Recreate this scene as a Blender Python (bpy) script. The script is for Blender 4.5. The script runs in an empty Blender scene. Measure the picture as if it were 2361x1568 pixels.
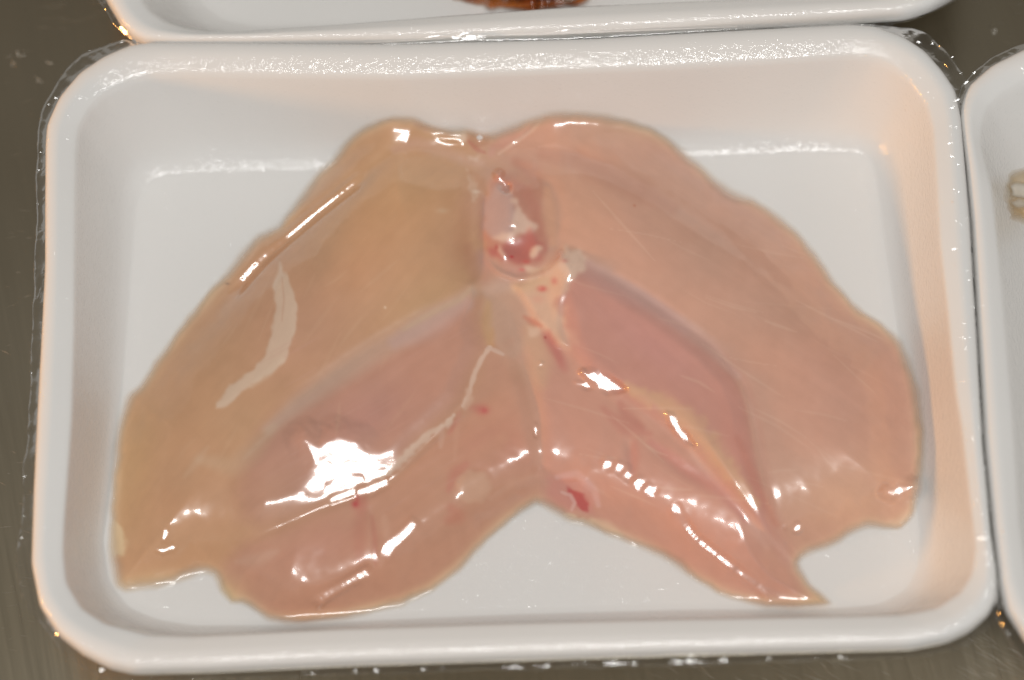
import bpy, math, random
import numpy as np
from mathutils import Vector, Matrix

S = bpy.context.scene
COL = S.collection
rng = np.random.default_rng(7)
random.seed(7)
CM = 0.01                                   # everything is designed in centimetres

# ------------------------------------------------------------------ camera
W0, H0 = 2361.0, 1568.0                     # working frame used to read coordinates off the photograph
CX, CY, FPX = W0 / 2, H0 / 2, 7230.0
TH, AZ, ROLL, DIST = 0.38197, 0.09075, -0.018718, 81.0
cd = np.array([math.sin(TH) * math.sin(AZ), -math.sin(TH) * math.cos(AZ), math.cos(TH)])
CPOS = cd * DIST + np.array([0, 0, 2.1])
fw = -cd
rr = np.cross(fw, [0, 1.0, 0]); rr /= np.linalg.norm(rr)
uu = np.cross(rr, fw)
RV = math.cos(ROLL) * rr + math.sin(ROLL) * uu
UV = -math.sin(ROLL) * rr + math.cos(ROLL) * uu
cam = bpy.data.cameras.new("camera")
cam.sensor_width = 36.0
cam.lens = 36.0 * FPX / W0
cam.clip_start = 0.01; cam.clip_end = 50
camo = bpy.data.objects.new("camera", cam)
COL.objects.link(camo)
camo.matrix_world = Matrix(((RV[0], UV[0], -fw[0], CPOS[0] * CM), (RV[1], UV[1], -fw[1], CPOS[1] * CM),
                            (RV[2], UV[2], -fw[2], CPOS[2] * CM), (0, 0, 0, 1)))
cam.dof.use_dof = True
cam.dof.focus_distance = 0.822
cam.dof.aperture_fstop = 5.0
S.camera = camo


def U(px, py, z):
    """photo coordinate -> point (cm) on the horizontal plane at height z (cm)"""
    px = np.asarray(px, float); py = np.asarray(py, float); z = np.asarray(z, float)
    a = (px - CX) / FPX; b = -(py - CY) / FPX
    d = fw + a[..., None] * RV + b[..., None] * UV
    t = (z - CPOS[2]) / d[..., 2]
    return CPOS + d * t[..., None]


# ------------------------------------------------------------------ world and lamps
wd = bpy.data.worlds.new("World"); S.world = wd; wd.use_nodes = True
wn = wd.node_tree.nodes
wn["Background"].inputs[0].default_value = (1.0, 0.965, 0.90, 1)
wn["Background"].inputs[1].default_value = 0.285
_tc = wn.new('ShaderNodeTexCoord'); _sx = wn.new('ShaderNodeSeparateXYZ'); _mr = wn.new('ShaderNodeMapRange')
_mx = wn.new('ShaderNodeMix'); _mx.data_type = 'RGBA'
wd.node_tree.links.new(_tc.outputs['Generated'], _sx.inputs[0])
wd.node_tree.links.new(_sx.outputs['Y'], _mr.inputs['Value'])
_mr.inputs['From Min'].default_value = -0.9; _mr.inputs['From Max'].default_value = 0.9
wd.node_tree.links.new(_mr.outputs[0], _mx.inputs['Factor'])
_mx.inputs['A'].default_value = (1.15, 1.14, 1.11, 1)       # room: bright in front of the counter
_mx.inputs['B'].default_value = (0.72, 0.66, 0.57, 1)       # dim brownish wall behind it
wd.node_tree.links.new(_mx.outputs['Result'], wn["Background"].inputs[0])


def area(name, direction, dist, sx, sy, power, color):
    l = bpy.data.lights.new(name, 'AREA'); l.shape = 'RECTANGLE'; l.size = sx; l.size_y = sy
    l.energy = power; l.color = color
    o = bpy.data.objects.new(name, l); COL.objects.link(o)
    v = Vector(direction).normalized()
    o.location = v * dist
    o.rotation_euler = v.to_track_quat('Z', 'X').to_euler() if False else (-v).to_track_quat('-Z', 'Y').to_euler()
    return o


LAMP_DIR, LAMP_D = np.array([0.03, -0.30, 0.95]), 150.0
LAMP_POS = LAMP_DIR / np.linalg.norm(LAMP_DIR) * LAMP_D
area("ceiling_lamp", LAMP_DIR, LAMP_D * CM, 0.54, 0.20, 10.7, (1.0, 0.99, 0.97))
WARM_DIR = np.array([-1.0, -0.13, 0.175])
WARM_POS = WARM_DIR / np.linalg.norm(WARM_DIR) * 100.0
area("warm_lamp", WARM_DIR, 1.0, 0.10, 0.09, 4.0, (1.0, 0.45, 0.10))
S.view_settings.view_transform = 'Standard'
S.view_settings.look = 'None'
S.view_settings.exposure = 0.0
S.view_settings.gamma = 1.0
S.render.engine = 'CYCLES'
S.cycles.max_bounces = 10
S.cycles.transparent_max_bounces = 12
S.cycles.sample_clamp_indirect = 4.0


# ------------------------------------------------------------------ helpers
def empty(name, loc, label, cat, group=None):
    o = bpy.data.objects.new(name, None); COL.objects.link(o)
    o.location = (loc[0] * CM, loc[1] * CM, loc[2] * CM)
    o.empty_display_size = 0.01
    o["label"] = label; o["category"] = cat
    if group: o["group"] = group
    return o


def mesh_obj(name, V, F, mat, parent=None, smooth=True, colors=None, normals=None):
    """V in cm world; faces as array (n,4) / (n,3) or list"""
    V = np.asarray(V, float) * CM
    me = bpy.data.meshes.new(name)
    if isinstance(F, np.ndarray):
        n, k = F.shape
        me.vertices.add(len(V)); me.vertices.foreach_set("co", V.astype(np.float32).ravel())
        me.loops.add(n * k); me.loops.foreach_set("vertex_index", F.astype(np.int32).ravel())
        me.polygons.add(n)
        me.polygons.foreach_set("loop_start", np.arange(0, n * k, k, dtype=np.int32))
        me.update(calc_edges=True)
    else:
        me.from_pydata([tuple(v) for v in V], [], [tuple(int(i) for i in f) for f in F])
    me.polygons.foreach_set("use_smooth", np.full(len(me.polygons), smooth))
    if colors is not None:
        at = me.color_attributes.new("flesh", 'FLOAT_COLOR', 'POINT')
        c = np.ones((len(V), 4), np.float32); c[:, :colors.shape[1]] = colors
        at.data.foreach_set("color", c.ravel())
    if normals is not None:
        me.normals_split_custom_set_from_vertices(normals.tolist())
    me.materials.append(mat)
    me.update()
    o = bpy.data.objects.new(name, me); COL.objects.link(o)
    if parent is not None:
        o.parent = parent
        o.matrix_parent_inverse = Matrix.Translation(-Vector(parent.location))
    return o


def srgb(c):
    c = np.asarray(c, float) / 255.0
    return np.where(c <= 0.04045, c / 12.92, ((c + 0.055) / 1.055) ** 2.4)


def sm(x, a, b):
    t = np.clip((x - a) / (b - a), 0, 1)
    return t * t * (3 - 2 * t)


def mat(name):
    m = bpy.data.materials.new(name); m.use_nodes = True
    nt = m.node_tree; nt.nodes.clear()
    out = nt.nodes.new('ShaderNodeOutputMaterial')
    return m, nt, out


def node(nt, typ, ins=None, **kw):
    n = nt.nodes.new(typ)
    for k, v in kw.items(): setattr(n, k, v)
    for k, v in (ins or {}).items():
        if hasattr(v, 'is_output') or isinstance(v, bpy.types.NodeSocket): nt.links.new(v, n.inputs[k])
        else: n.inputs[k].default_value = v
    return n


# ------------------------------------------------------------------ materials
def coords(nt, scale=(1, 1, 1), rot=(0, 0, 0)):
    tc = node(nt, 'ShaderNodeNewGeometry')
    r_ = node(nt, 'ShaderNodeMapping', {'Vector': tc.outputs['Position'], 'Rotation': rot})
    mp = node(nt, 'ShaderNodeMapping', {'Vector': r_.outputs[0], 'Scale': scale})
    return mp.outputs[0]


def foam_material():
    m, nt, out = mat("film_covered_foam")
    P = coords(nt)
    big = node(nt, 'ShaderNodeTexNoise', {'Vector': P, 'Scale': 35.0, 'Detail': 2.0})
    ramp = node(nt, 'ShaderNodeMix', {'Factor': big.outputs[0], 'A': (0.815, 0.80, 0.78, 1), 'B': (0.85, 0.836, 0.816, 1)}, data_type='RGBA')
    fine = node(nt, 'ShaderNodeTexNoise', {'Vector': P, 'Scale': 2400.0, 'Detail': 2.0, 'Roughness': 0.6})
    mid = node(nt, 'ShaderNodeTexNoise', {'Vector': P, 'Scale': 620.0, 'Detail': 2.0, 'Distortion': 0.8})
    bead = node(nt, 'ShaderNodeTexVoronoi', {'Vector': P, 'Scale': 900.0})
    wh = node(nt, 'ShaderNodeSeparateColor', {0: bead.outputs['Color']})
    rare = node(nt, 'ShaderNodeMath', {0: wh.outputs[0], 1: 0.5}, operation='GREATER_THAN')
    cone = node(nt, 'ShaderNodeMath', {0: 0.30, 1: bead.outputs['Distance']}, operation='SUBTRACT')
    cone.use_clamp = True
    tiny = node(nt, 'ShaderNodeMath', {0: cone.outputs[0], 1: rare.outputs[0]}, operation='MULTIPLY')
    b0 = node(nt, 'ShaderNodeBump', {'Strength': 1.0, 'Distance': 0.0005, 'Height': tiny.outputs[0]})
    h1 = node(nt, 'ShaderNodeMath', {0: fine.outputs[0], 1: 0.18, 2: mid.outputs[0]}, operation='MULTIPLY_ADD')
    bump = node(nt, 'ShaderNodeBump', {'Strength': 1.0, 'Distance': 0.00027, 'Height': h1.outputs[0], 'Normal': b0.outputs[0]})
    bs = node(nt, 'ShaderNodeBsdfPrincipled', {
        'Base Color': ramp.outputs['Result'], 'Roughness': 0.75, 'Specular IOR Level': 0.2,
        'Coat Weight': 1.0, 'Coat Roughness': 0.06, 'Coat IOR': 1.48, 'Coat Normal': bump.outputs[0]})
    nt.links.new(bs.outputs[0], out.inputs[0])
    return m


def flesh_material(name, sss=0.35, coat_bump=0.25, fibre_rot=0.0):
    m, nt, out = mat(name)
    col = node(nt, 'ShaderNodeVertexColor', layer_name="flesh")
    P = coords(nt, (1, 1, 1))
    Pf = coords(nt, (1.0, 0.15, 0.4), (0, 0, fibre_rot))
    fib = node(nt, 'ShaderNodeTexNoise', {'Vector': Pf, 'Scale': 380.0, 'Detail': 5.0, 'Roughness': 0.6})
    cloud = node(nt, 'ShaderNodeTexNoise', {'Vector': P, 'Scale': 110.0, 'Detail': 4.0, 'Roughness': 0.6, 'Distortion': 0.5})
    f1 = node(nt, 'ShaderNodeMapRange', {'Value': fib.outputs[0], 'From Min': 0.35, 'From Max': 0.65, 'To Min': 0.982, 'To Max': 1.018})
    f2 = node(nt, 'ShaderNodeMapRange', {'Value': cloud.outputs[0], 'From Min': 0.3, 'From Max': 0.7, 'To Min': 0.975, 'To Max': 1.025})
    ff = node(nt, 'ShaderNodeMath', {0: f1.outputs[0], 1: f2.outputs[0]}, operation='MULTIPLY')
    cc = node(nt, 'ShaderNodeVectorMath', {0: col.outputs[0], 'Scale': ff.outputs[0]}, operation='SCALE')
    w1 = node(nt, 'ShaderNodeTexNoise', {'Vector': P, 'Scale': 160.0, 'Detail': 3.0, 'Distortion': 1.0})
    w2 = node(nt, 'ShaderNodeTexNoise', {'Vector': Pf, 'Scale': 420.0, 'Detail': 2.0})
    wsum = node(nt, 'ShaderNodeMath', {0: w2.outputs[0], 1: 0.22, 2: w1.outputs[0]}, operation='MULTIPLY_ADD')
    bump = node(nt, 'ShaderNodeBump', {'Strength': coat_bump, 'Distance': 0.0008, 'Height': wsum.outputs[0]})
    bs = node(nt, 'ShaderNodeBsdfPrincipled', {
        'Base Color': cc.outputs[0], 'Roughness': 0.24, 'Specular IOR Level': 0.5,
        'Subsurface Weight': 0.0, 'Subsurface Radius': (1.0, 0.45, 0.25), 'Subsurface Scale': 0.003,
        'Coat Weight': 1.0, 'Coat Roughness': 0.08, 'Coat IOR': 1.5, 'Coat Normal': bump.outputs[0]})
    tr = node(nt, 'ShaderNodeBsdfTransparent')
    mx = node(nt, 'ShaderNodeMixShader', {0: col.outputs[1], 1: tr.outputs[0], 2: bs.outputs[0]})
    nt.links.new(mx.outputs[0], out.inputs[0])
    return m


def film_material():
    m, nt, out = mat("clear_film")
    P = coords(nt)
    n1 = node(nt, 'ShaderNodeTexNoise', {'Vector': P, 'Scale': 260.0, 'Detail': 3.0, 'Distortion': 0.8})
    bump = node(nt, 'ShaderNodeBump', {'Strength': 0.35, 'Distance': 0.0006, 'Height': n1.outputs[0]})
    fr = node(nt, 'ShaderNodeFresnel', {'IOR': 1.55, 'Normal': bump.outputs[0]})
    amp = node(nt, 'ShaderNodeMath', {0: fr.outputs[0], 1: 0.85}, operation='MULTIPLY')
    amp.use_clamp = True
    tr = node(nt, 'ShaderNodeBsdfTransparent', {'Color': (0.955, 0.955, 0.95, 1)})
    gl = node(nt, 'ShaderNodeBsdfGlossy', {'Color': (1, 1, 1, 1), 'Roughness': 0.08, 'Normal': bump.outputs[0]})
    df = node(nt, 'ShaderNodeBsdfTranslucent', {'Color': (0.6, 0.6, 0.58, 1)})
    base = node(nt, 'ShaderNodeMixShader', {0: 0.025, 1: tr.outputs[0], 2: df.outputs[0]})
    mx = node(nt, 'ShaderNodeMixShader', {0: amp.outputs[0], 1: base.outputs[0], 2: gl.outputs[0]})
    nt.links.new(mx.outputs[0], out.inputs[0])
    return m


def steel_material():
    m, nt, out = mat("brushed_steel")
    P1 = coords(nt, (1, 0.02, 1), (0, 0, math.radians(-12)))
    P2 = coords(nt, (0.03, 1, 1), (0, 0, math.radians(4)))
    P3 = coords(nt, (1, 1, 1))
    s1 = node(nt, 'ShaderNodeTexNoise', {'Vector': P1, 'Scale': 600.0, 'Detail': 4.0, 'Roughness': 0.7})
    s2 = node(nt, 'ShaderNodeTexNoise', {'Vector': P2, 'Scale': 1200.0, 'Detail': 3.0, 'Roughness': 0.7})
    c1 = node(nt, 'ShaderNodeTexNoise', {'Vector': P3, 'Scale': 9.0, 'Detail': 3.0})
    colr = node(nt, 'ShaderNodeMix', {'Factor': c1.outputs[0], 'A': (0.25, 0.205, 0.135, 1), 'B': (0.42, 0.38, 0.30, 1)}, data_type='RGBA')
    ad = node(nt, 'ShaderNodeMath', {0: s1.outputs[0], 1: s2.outputs[0]}, operation='ADD')
    sc = node(nt, 'ShaderNodeMapRange', {'Value': s1.outputs[0], 'From Min': 0.3, 'From Max': 0.7, 'To Min': 0.27, 'To Max': 0.33})
    bump = node(nt, 'ShaderNodeBump', {'Strength': 0.10, 'Distance': 0.00005, 'Height': s1.outputs[0]})
    bs = node(nt, 'ShaderNodeBsdfPrincipled', {'Base Color': colr.outputs['Result'], 'Metallic': 1.0,
              'Roughness': sc.outputs[0], 'Anisotropic': 0.4, 'Normal': bump.outputs[0]})
    nt.links.new(bs.outputs[0], out.inputs[0])
    return m


def scratch_material():
    m, nt, out = mat("bright_scratch")
    bs = node(nt, 'ShaderNodeBsdfPrincipled', {'Base Color': (0.72, 0.69, 0.62, 1), 'Metallic': 1.0, 'Roughness': 0.55})
    nt.links.new(bs.outputs[0], out.inputs[0])
    return m


M_FOAM = foam_material()
M_FLESH = flesh_material("left_breast_flesh", 0.35, 0.10, math.radians(40))
M_FLESH_R = flesh_material("right_breast_flesh", 0.35, 0.10, math.radians(126))
M_TENDER = flesh_material("left_tenderloin_flesh", 0.30, 0.13, math.radians(55))
M_TENDER_R = flesh_material("right_tenderloin_flesh", 0.30, 0.13, math.radians(138))
M_FAT = flesh_material("fat_and_tendon", 0.25, 0.2, 0.3)
M_FILM = film_material()
M_STEEL = steel_material()
M_SCR = scratch_material()


# ------------------------------------------------------------------ steel counter
def counter():
    n = 2
    V = [(-150, -150, 0), (150, -150, 0), (150, 150, 0), (-150, 150, 0),
         (-150, -150, -2), (150, -150, -2), (150, 150, -2), (-150, 150, -2)]
    F = [(0, 1, 2, 3), (7, 6, 5, 4), (0, 4, 5, 1), (1, 5, 6, 2), (2, 6, 7, 3), (3, 7, 4, 0)]
    o = mesh_obj("steel_counter", V, F, M_STEEL, smooth=False)
    o["kind"] = "structure"
    o["label"] = "brushed steel counter under the foam trays"
    # scratches lying on the steel, raised burrs a few hundredths of a millimetre proud
    V = []; F = []

    def scratch(px, py, ang, ln, wd):
        p = U(px, py, 0.004)
        d = np.array([math.cos(ang), math.sin(ang), 0]); nrm = np.array([-d[1], d[0], 0])
        b = len(V)
        mid = p + nrm * random.uniform(-.05, .05) * ln
        V.extend([p - d * ln / 2, mid - nrm * wd / 2, mid + nrm * wd / 2, p + d * ln / 2,
                  mid + np.array([0, 0, 0.006])])
        F.extend([(b, b + 1, b + 4), (b + 1, b + 3, b + 4), (b + 3, b + 2, b + 4), (b + 2, b, b + 4)])
    for i in range(70):                    # bottom right fan of scratches
        x = random.uniform(1500, 2350); y = random.uniform(1525, 1600)
        if random.random() < .3: x = random.uniform(2220, 2350); y = random.uniform(1470, 1560)
        scratch(x, y, math.radians(random.gauss(-33, 8)), random.uniform(.2, 1.0), random.uniform(.005, .014))
    for i in range(45):                     # left side
        scratch(random.uniform(0, 75), random.uniform(60, 1500), math.radians(random.gauss(-4, 14)), random.uniform(.1, .5), random.uniform(.004, .011))
    for i in range(16):
        scratch(random.uniform(100, 240), random.uniform(0, 70), math.radians(random.gauss(6, 10)), random.uniform(.2, 1.0), random.uniform(.004, .008))
    for i in range(18):
        scratch(random.uniform(2230, 2361), random.uniform(0, 110), math.radians(random.gauss(-25, 18)), random.uniform(.1, .5), random.uniform(.004, .008))
    for cx, cy in ((42, 125), (28, 147), (115, 145), (88, 183), (2293, 72)):
        for k in range(6):
            scratch(cx + random.gauss(0, 4), cy + random.gauss(0, 4), random.uniform(0, 3.14), random.uniform(.04, .12), random.uniform(.015, .035))
    s = mesh_obj("scratch_marks", V, F, M_SCR, parent=o, smooth=False)
    s["kind"] = "stuff"
    return o


counter()


# ------------------------------------------------------------------ contours
def closed_smooth(P, n, sig):
    """resample a closed polygon (k,2) at n equal arc steps and round it with a circular gaussian (same unit)"""
    P = np.asarray(P, float); Q = np.vstack([P, P[:1]])
    L = np.r_[0, np.cumsum(np.linalg.norm(np.diff(Q, axis=0), axis=1))]
    s = np.linspace(0, L[-1], n, endpoint=False)
    R = np.c_[np.interp(s, L, Q[:, 0]), np.interp(s, L, Q[:, 1])]
    step = L[-1] / n
    f = np.fft.fftfreq(n, d=step)
    g = np.exp(-2 * (np.pi * f * sig) ** 2)
    return np.c_[np.fft.ifft(np.fft.fft(R[:, 0]) * g).real, np.fft.ifft(np.fft.fft(R[:, 1]) * g).real]


def by_angle(P, c, ang):
    d = P - c
    a = np.arctan2(d[:, 1], d[:, 0]); r = np.linalg.norm(d, axis=1)
    o = np.argsort(a); a = a[o]; r = r[o]
    a = np.r_[a - 2 * np.pi, a, a + 2 * np.pi]; r = np.r_[r, r, r]
    rr_ = np.interp(ang, a, r)
    return c + np.c_[np.cos(ang), np.sin(ang)] * rr_[:, None]


def ccw(P):
    x, y = P[:, 0], P[:, 1]
    A = np.sum(x * np.roll(y, -1) - y * np.roll(x, -1))
    return P if A > 0 else P[::-1]


ZR, ZF = 3.0, 0.25
WALL_T = np.array([0, .05, .12, .22, .34, .46, .57, .66, .74, .82, .90, .96, 1.0])
WALL_Z = np.array([2.82, 2.66, 2.38, 2.00, 1.56, 1.13, .80, .60, .47, .385, .308, .266, .25])


def tray(outer_px, inner_px, floor_px, root, sig=7):
    """foam tray lofted from three contours read at rim, inner rim and floor height; N points each"""
    N = 560
    O = closed_smooth(outer_px, N, sig); I = closed_smooth(inner_px, N, sig); Fl = closed_smooth(floor_px, N, sig * 1.6)
    O3 = ccw(U(O[:, 0], O[:, 1], 2.62)[:, :2]); I3 = ccw(U(I[:, 0], I[:, 1], 2.84)[:, :2]); F3 = ccw(U(Fl[:, 0], Fl[:, 1], ZF)[:, :2])
    c = F3.mean(0)
    d = O3 - c; ang = np.unwrap(np.arctan2(d[:, 1], d[:, 0]))
    I3 = by_angle(I3, c, ang); F3 = by_angle(F3, c, ang)
    rings = []
    L = lambda A, B, t: A + (B - A) * t

    def ring(xy, z):
        rings.append(np.c_[xy, np.full(len(xy), z)])
    ring(c + (F3 - c) * 0.02, 0.02)
    ring(c + (F3 - c) * 0.98, 0.02)
    ring(L(F3, O3, .12), 0.03)
    ring(L(F3, O3, .22), 0.12)
    ring(L(F3, O3, .45), 0.9)
    ring(L(F3, O3, .78), 2.1)
    ring(L(F3, O3, .90), 2.32)
    ring(L(O3, I3, .04), 2.38)
    ring(L(O3, I3, .005), 2.46)
    ring(O3, 2.56)
    for u, z in ((.0, 2.66), (.025, 2.80), (.07, 2.90), (.13, 2.955), (.22, 2.985), (.35, 3.0), (.47, 2.998), (.56, 2.98), (.66, 2.952), (.76, 2.922), (.86, 2.892), (.94, 2.862)):
        ring(L(O3, I3, u), z)
    for t, z in zip(WALL_T, WALL_Z): ring(L(I3, F3, t), z)
    for k in (.97, .9, .75, .5, .25): ring(c + (F3 - c) * k, ZF)
    ring(c + (F3 - c) * .02, ZF)
    V = np.vstack(rings)
    R = len(rings); j = np.arange(N); jn = (j + 1) % N
    F = np.concatenate([np.c_[r * N + j, r * N + jn, (r + 1) * N + jn, (r + 1) * N + j] for r in range(R - 1)])
    F = [tuple(f) for f in F.tolist()] + [tuple(range(N))[::-1], tuple(range((R - 1) * N, R * N))]
    o = mesh_obj("foam_body", V, F, M_FOAM, parent=root)
    return O3, I3, F3


def flange(edge_px, O3, root, z_out=2.25, z_edge=None, seed=1, n=1500, name="film_edge", ripple=1.0, bead=True):
    """clear trimmed film lip sealed round the rim: ripples radially, wavy cut edge"""
    r = np.random.default_rng(seed)
    E = closed_smooth(edge_px, n, 6)
    E3 = ccw(U(E[:, 0], E[:, 1], z_out)[:, :2])
    c = O3.mean(0)
    dO = E3 - c; ang = np.unwrap(np.arctan2(dO[:, 1], dO[:, 0]))
    On = by_angle(O3, c, ang)
    k = np.arange(n)

    def noise(cells):
        f = np.fft.fftfreq(n) * n
        s = r.normal(size=n)
        return np.fft.ifft(np.fft.fft(s) * np.exp(-(f / cells) ** 2)).real
    a = noise(170); a /= a.std()
    b = noise(60); b /= b.std()
    rip = noise(220); rip /= rip.std()
    wid = np.linalg.norm(E3 - On, axis=1)
    outd = (E3 - On) / np.maximum(wid, 1e-3)[:, None]
    rings = []
    T = (0, .25, .5, .75, .92, 1.0)
    for t in T:
        xy = On + (E3 - On) * t
        if t > 0: xy = xy + outd * ((0.010 * a + 0.016 * b) * t)[:, None] * np.minimum(1, wid / .15)[:, None]
        if t == 0: xy = On - outd * 0.04
        z = 2.60 + (z_out - 2.60) * t ** .5 + 0.020 * ripple * rip * t + (0.015 * ripple * b if t else 0)
        if t == 1: z = z - 0.02
        rings.append(np.c_[xy, z])
    # small curled bead along the cut edge
    if bead:
        xy = rings[-1][:, :2] - outd * 0.02
        rings.append(np.c_[xy, rings[-1][:, 2] + 0.03])
    V = np.vstack(rings); R = len(rings)
    jn = (k + 1) % n
    F = np.concatenate([np.c_[q * n + k, q * n + jn, (q + 1) * n + jn, (q + 1) * n + k] for q in range(R - 1)])
    return mesh_obj(name, V, F, M_FILM, parent=root)


MAIN_O = [(106, 344), (109, 296), (137, 233), (185, 175), (240, 137), (298, 111), (343, 105), (560, 106), (778, 108), (932, 108), (1120, 103),
          (1359, 96), (1554, 85), (1862, 68), (1964, 63), (2022, 68), (2084, 92), (2135, 126), (2176, 174), (2203, 215), (2215, 273),
          (2228, 420), (2236, 519), (2250, 760), (2265, 1032), (2284, 1237), (2298, 1330), (2296, 1385), (2278, 1420), (2238, 1455), (2186, 1480),
          (2101, 1497), (1896, 1502), (1585, 1510), (1120, 1524), (807, 1534), (479, 1549), (308, 1553), (253, 1541), (192, 1510), (137, 1467),
          (93, 1401), (74, 1305), (79, 1134), (87, 963), (98, 758), (105, 621), (105, 500)]
MAIN_I = [(175, 344), (181, 292), (205, 247), (240, 213), (291, 188), (343, 172), (411, 168), (685, 172), (930, 175), (1120, 168), (1393, 158), (1554, 152),
          (1759, 140), (1960, 128), (2020, 134), (2060, 152), (2101, 187), (2135, 236), (2150, 290), (2158, 400), (2166, 553), (2186, 724), (2203, 895),
          (2217, 980), (2238, 1168), (2248, 1260), (2242, 1320), (2215, 1365), (2160, 1402), (2080, 1418), (1896, 1422), (1554, 1428), (1188, 1437),
          (778, 1450), (445, 1467), (343, 1464), (240, 1437), (185, 1401), (150, 1340), (144, 1270), (147, 1203), (164, 963), (171, 758), (173, 500)]
MAIN_F = [(318, 470), (330, 440), (352, 415), (390, 402), (740, 397), (1500, 367), (1930, 350), (1980, 352), (2008, 375), (2020, 430), (2030, 519),
          (2042, 600), (2063, 738), (2085, 900), (2105, 1100), (2118, 1237), (2112, 1310), (2085, 1360), (2020, 1393), (1930, 1400), (1554, 1404),
          (1188, 1414), (863, 1428), (684, 1438), (450, 1440), (369, 1428), (300, 1400), (255, 1340), (240, 1250), (262, 1100), (285, 900),
          (300, 700), (310, 560)]
MAIN_E = [(84, 479), (85, 308), (92, 260), (109, 222), (126, 198), (154, 154), (191, 123), (239, 103), (285, 90), (330, 99), (343, 100), (560, 102), (778, 104),
          (932, 104), (1120, 99), (1359, 92), (1554, 80), (1862, 60), (1964, 53), (2040, 55), (2115, 63), (2145, 82), (2182, 113), (2206, 147), (2226, 180), (2232, 273), (2244, 420),
          (2252, 519), (2270, 760), (2290, 1032), (2308, 1237), (2320, 1330), (2312, 1395), (2290, 1440), (2248, 1475), (2203, 1495), (2101, 1514), (1896, 1524), (1585, 1532),
          (1120, 1546), (807, 1556), (479, 1568), (300, 1572), (240, 1562), (180, 1533), (128, 1490), (90, 1435), (55, 1377), (38, 1322), (41, 1254), (55, 1134), (63, 963),
          (72, 792), (78, 650)]

root_main = empty("foam_tray", (0, 0, 0), "white foam tray holding the butterflied chicken breast, the only tray seen whole", "tray", "white foam trays on the steel counter")
O3, I3, F3 = tray(MAIN_O, MAIN_I, MAIN_F, root_main)
flange(MAIN_E, O3, root_main, z_out=2.48, seed=3, ripple=.6)

UP_O = [(225, -100), (232, -40), (244, 0), (262, 30), (280, 60), (305, 88), (335, 103), (400, 107), (560, 107), (778, 104), (932, 101), (1120, 94),
        (1291, 86), (1585, 71), (1850, 56), (2087, 42), (2140, 28), (2200, -5), (2235, -60), (2245, -160), (2230, -900), (2190, -1050), (2060, -1150), (500, -1150), (310, -1100), (235, -950)]
UP_I = [(312, -100), (317, -40), (326, 0), (345, 25), (376, 48), (420, 64), (468, 72), (560, 71), (778, 56), (1060, 34), (1342, 14), (1585, 3), (1800, -6),
        (1980, -16), (2060, -40), (2110, -110), (2115, -160), (2110, -850), (2080, -960), (1980, -1040), (550, -1040), (380, -1000), (320, -880)]
UP_F = [(445, -150), (450, -60), (470, 10), (520, 45), (600, 60), (1000, 50), (1800, 20), (1900, 0), (1980, -60), (2000, -150), (1990, -700), (1960, -780), (1860, -820),
        (650, -820), (500, -780), (450, -680)]
UP_E = [(200, -100), (212, -40), (226, 5), (246, 28), (258, 52), (285, 78), (315, 103), (400, 111), (560, 112), (778, 112), (932, 110), (1120, 104),
        (1291, 97), (1585, 84), (1850, 69), (2040, 58), (2100, 48), (2160, 25), (2235, -15), (2262, -60), (2275, -160), (2260, -900), (2210, -1080), (2060, -1180), (500, -1180), (290, -1130), (208, -950)]
root_up = empty("foam_tray", U(1230, -500, 0), "white foam tray at the top edge holding the dark orange marinated meat", "tray", "white foam trays on the steel counter")
UO3, UI3, UF3 = tray(UP_O, UP_I, UP_F, root_up)
flange(UP_E, UO3, root_up, z_out=2.5, seed=5, ripple=.35)

RT_O = [(2213, 273), (2216, 240), (2230, 205), (2280, 160), (2361, 118), (2450, 95), (2600, 85), (4000, 20), (4150, 60), (4260, 200), (4330, 1300), (4250, 1480), (4100, 1560),
        (2650, 1640), (2500, 1610), (2420, 1550), (2361, 1475), (2318, 1410), (2304, 1350), (2290, 1237), (2270, 1032), (2254, 760), (2240, 519), (2228, 400)]
RT_I = [(2262, 330), (2264, 290), (2278, 245), (2310, 215), (2361, 185), (2450, 165), (2600, 155), (3980, 95), (4080, 120), (4170, 240), (4240, 1280), (4180, 1400), (4080, 1470),
        (2680, 1540), (2560, 1520), (2460, 1470), (2400, 1400), (2368, 1330), (2350, 1200), (2335, 960), (2310, 660), (2296, 531), (2285, 432), (2270, 370)]
RT_F = [(2415, 520), (2420, 460), (2460, 420), (2550, 400), (3900, 330), (4000, 350), (4050, 420), (4110, 1250), (4080, 1340), (4000, 1390), (2680, 1450), (2580, 1440), (2510, 1390),
        (2480, 1300), (2460, 1100), (2430, 700)]
RT_E = [(2202, 273), (2203, 238), (2216, 197), (2243, 165), (2290, 128), (2361, 98), (2450, 75), (2600, 65), (4000, 0), (4170, 40), (4285, 190), (4355, 1300), (4270, 1495), (4110, 1585),
        (2640, 1665), (2480, 1635), (2400, 1575), (2340, 1500), (2300, 1425), (2290, 1350), (2278, 1237), (2258, 1032), (2244, 760), (2230, 519), (2216, 400)]
root_rt = empty("foam_tray", U(3300, 850, 0), "white foam tray at the right edge, only its left rim in view", "tray", "white foam trays on the steel counter")
RO3, RI3, RF3 = tray(RT_O, RT_I, RT_F, root_rt)
flange(RT_E, RO3, root_rt, z_out=2.5, seed=8, ripple=.6)


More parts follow.
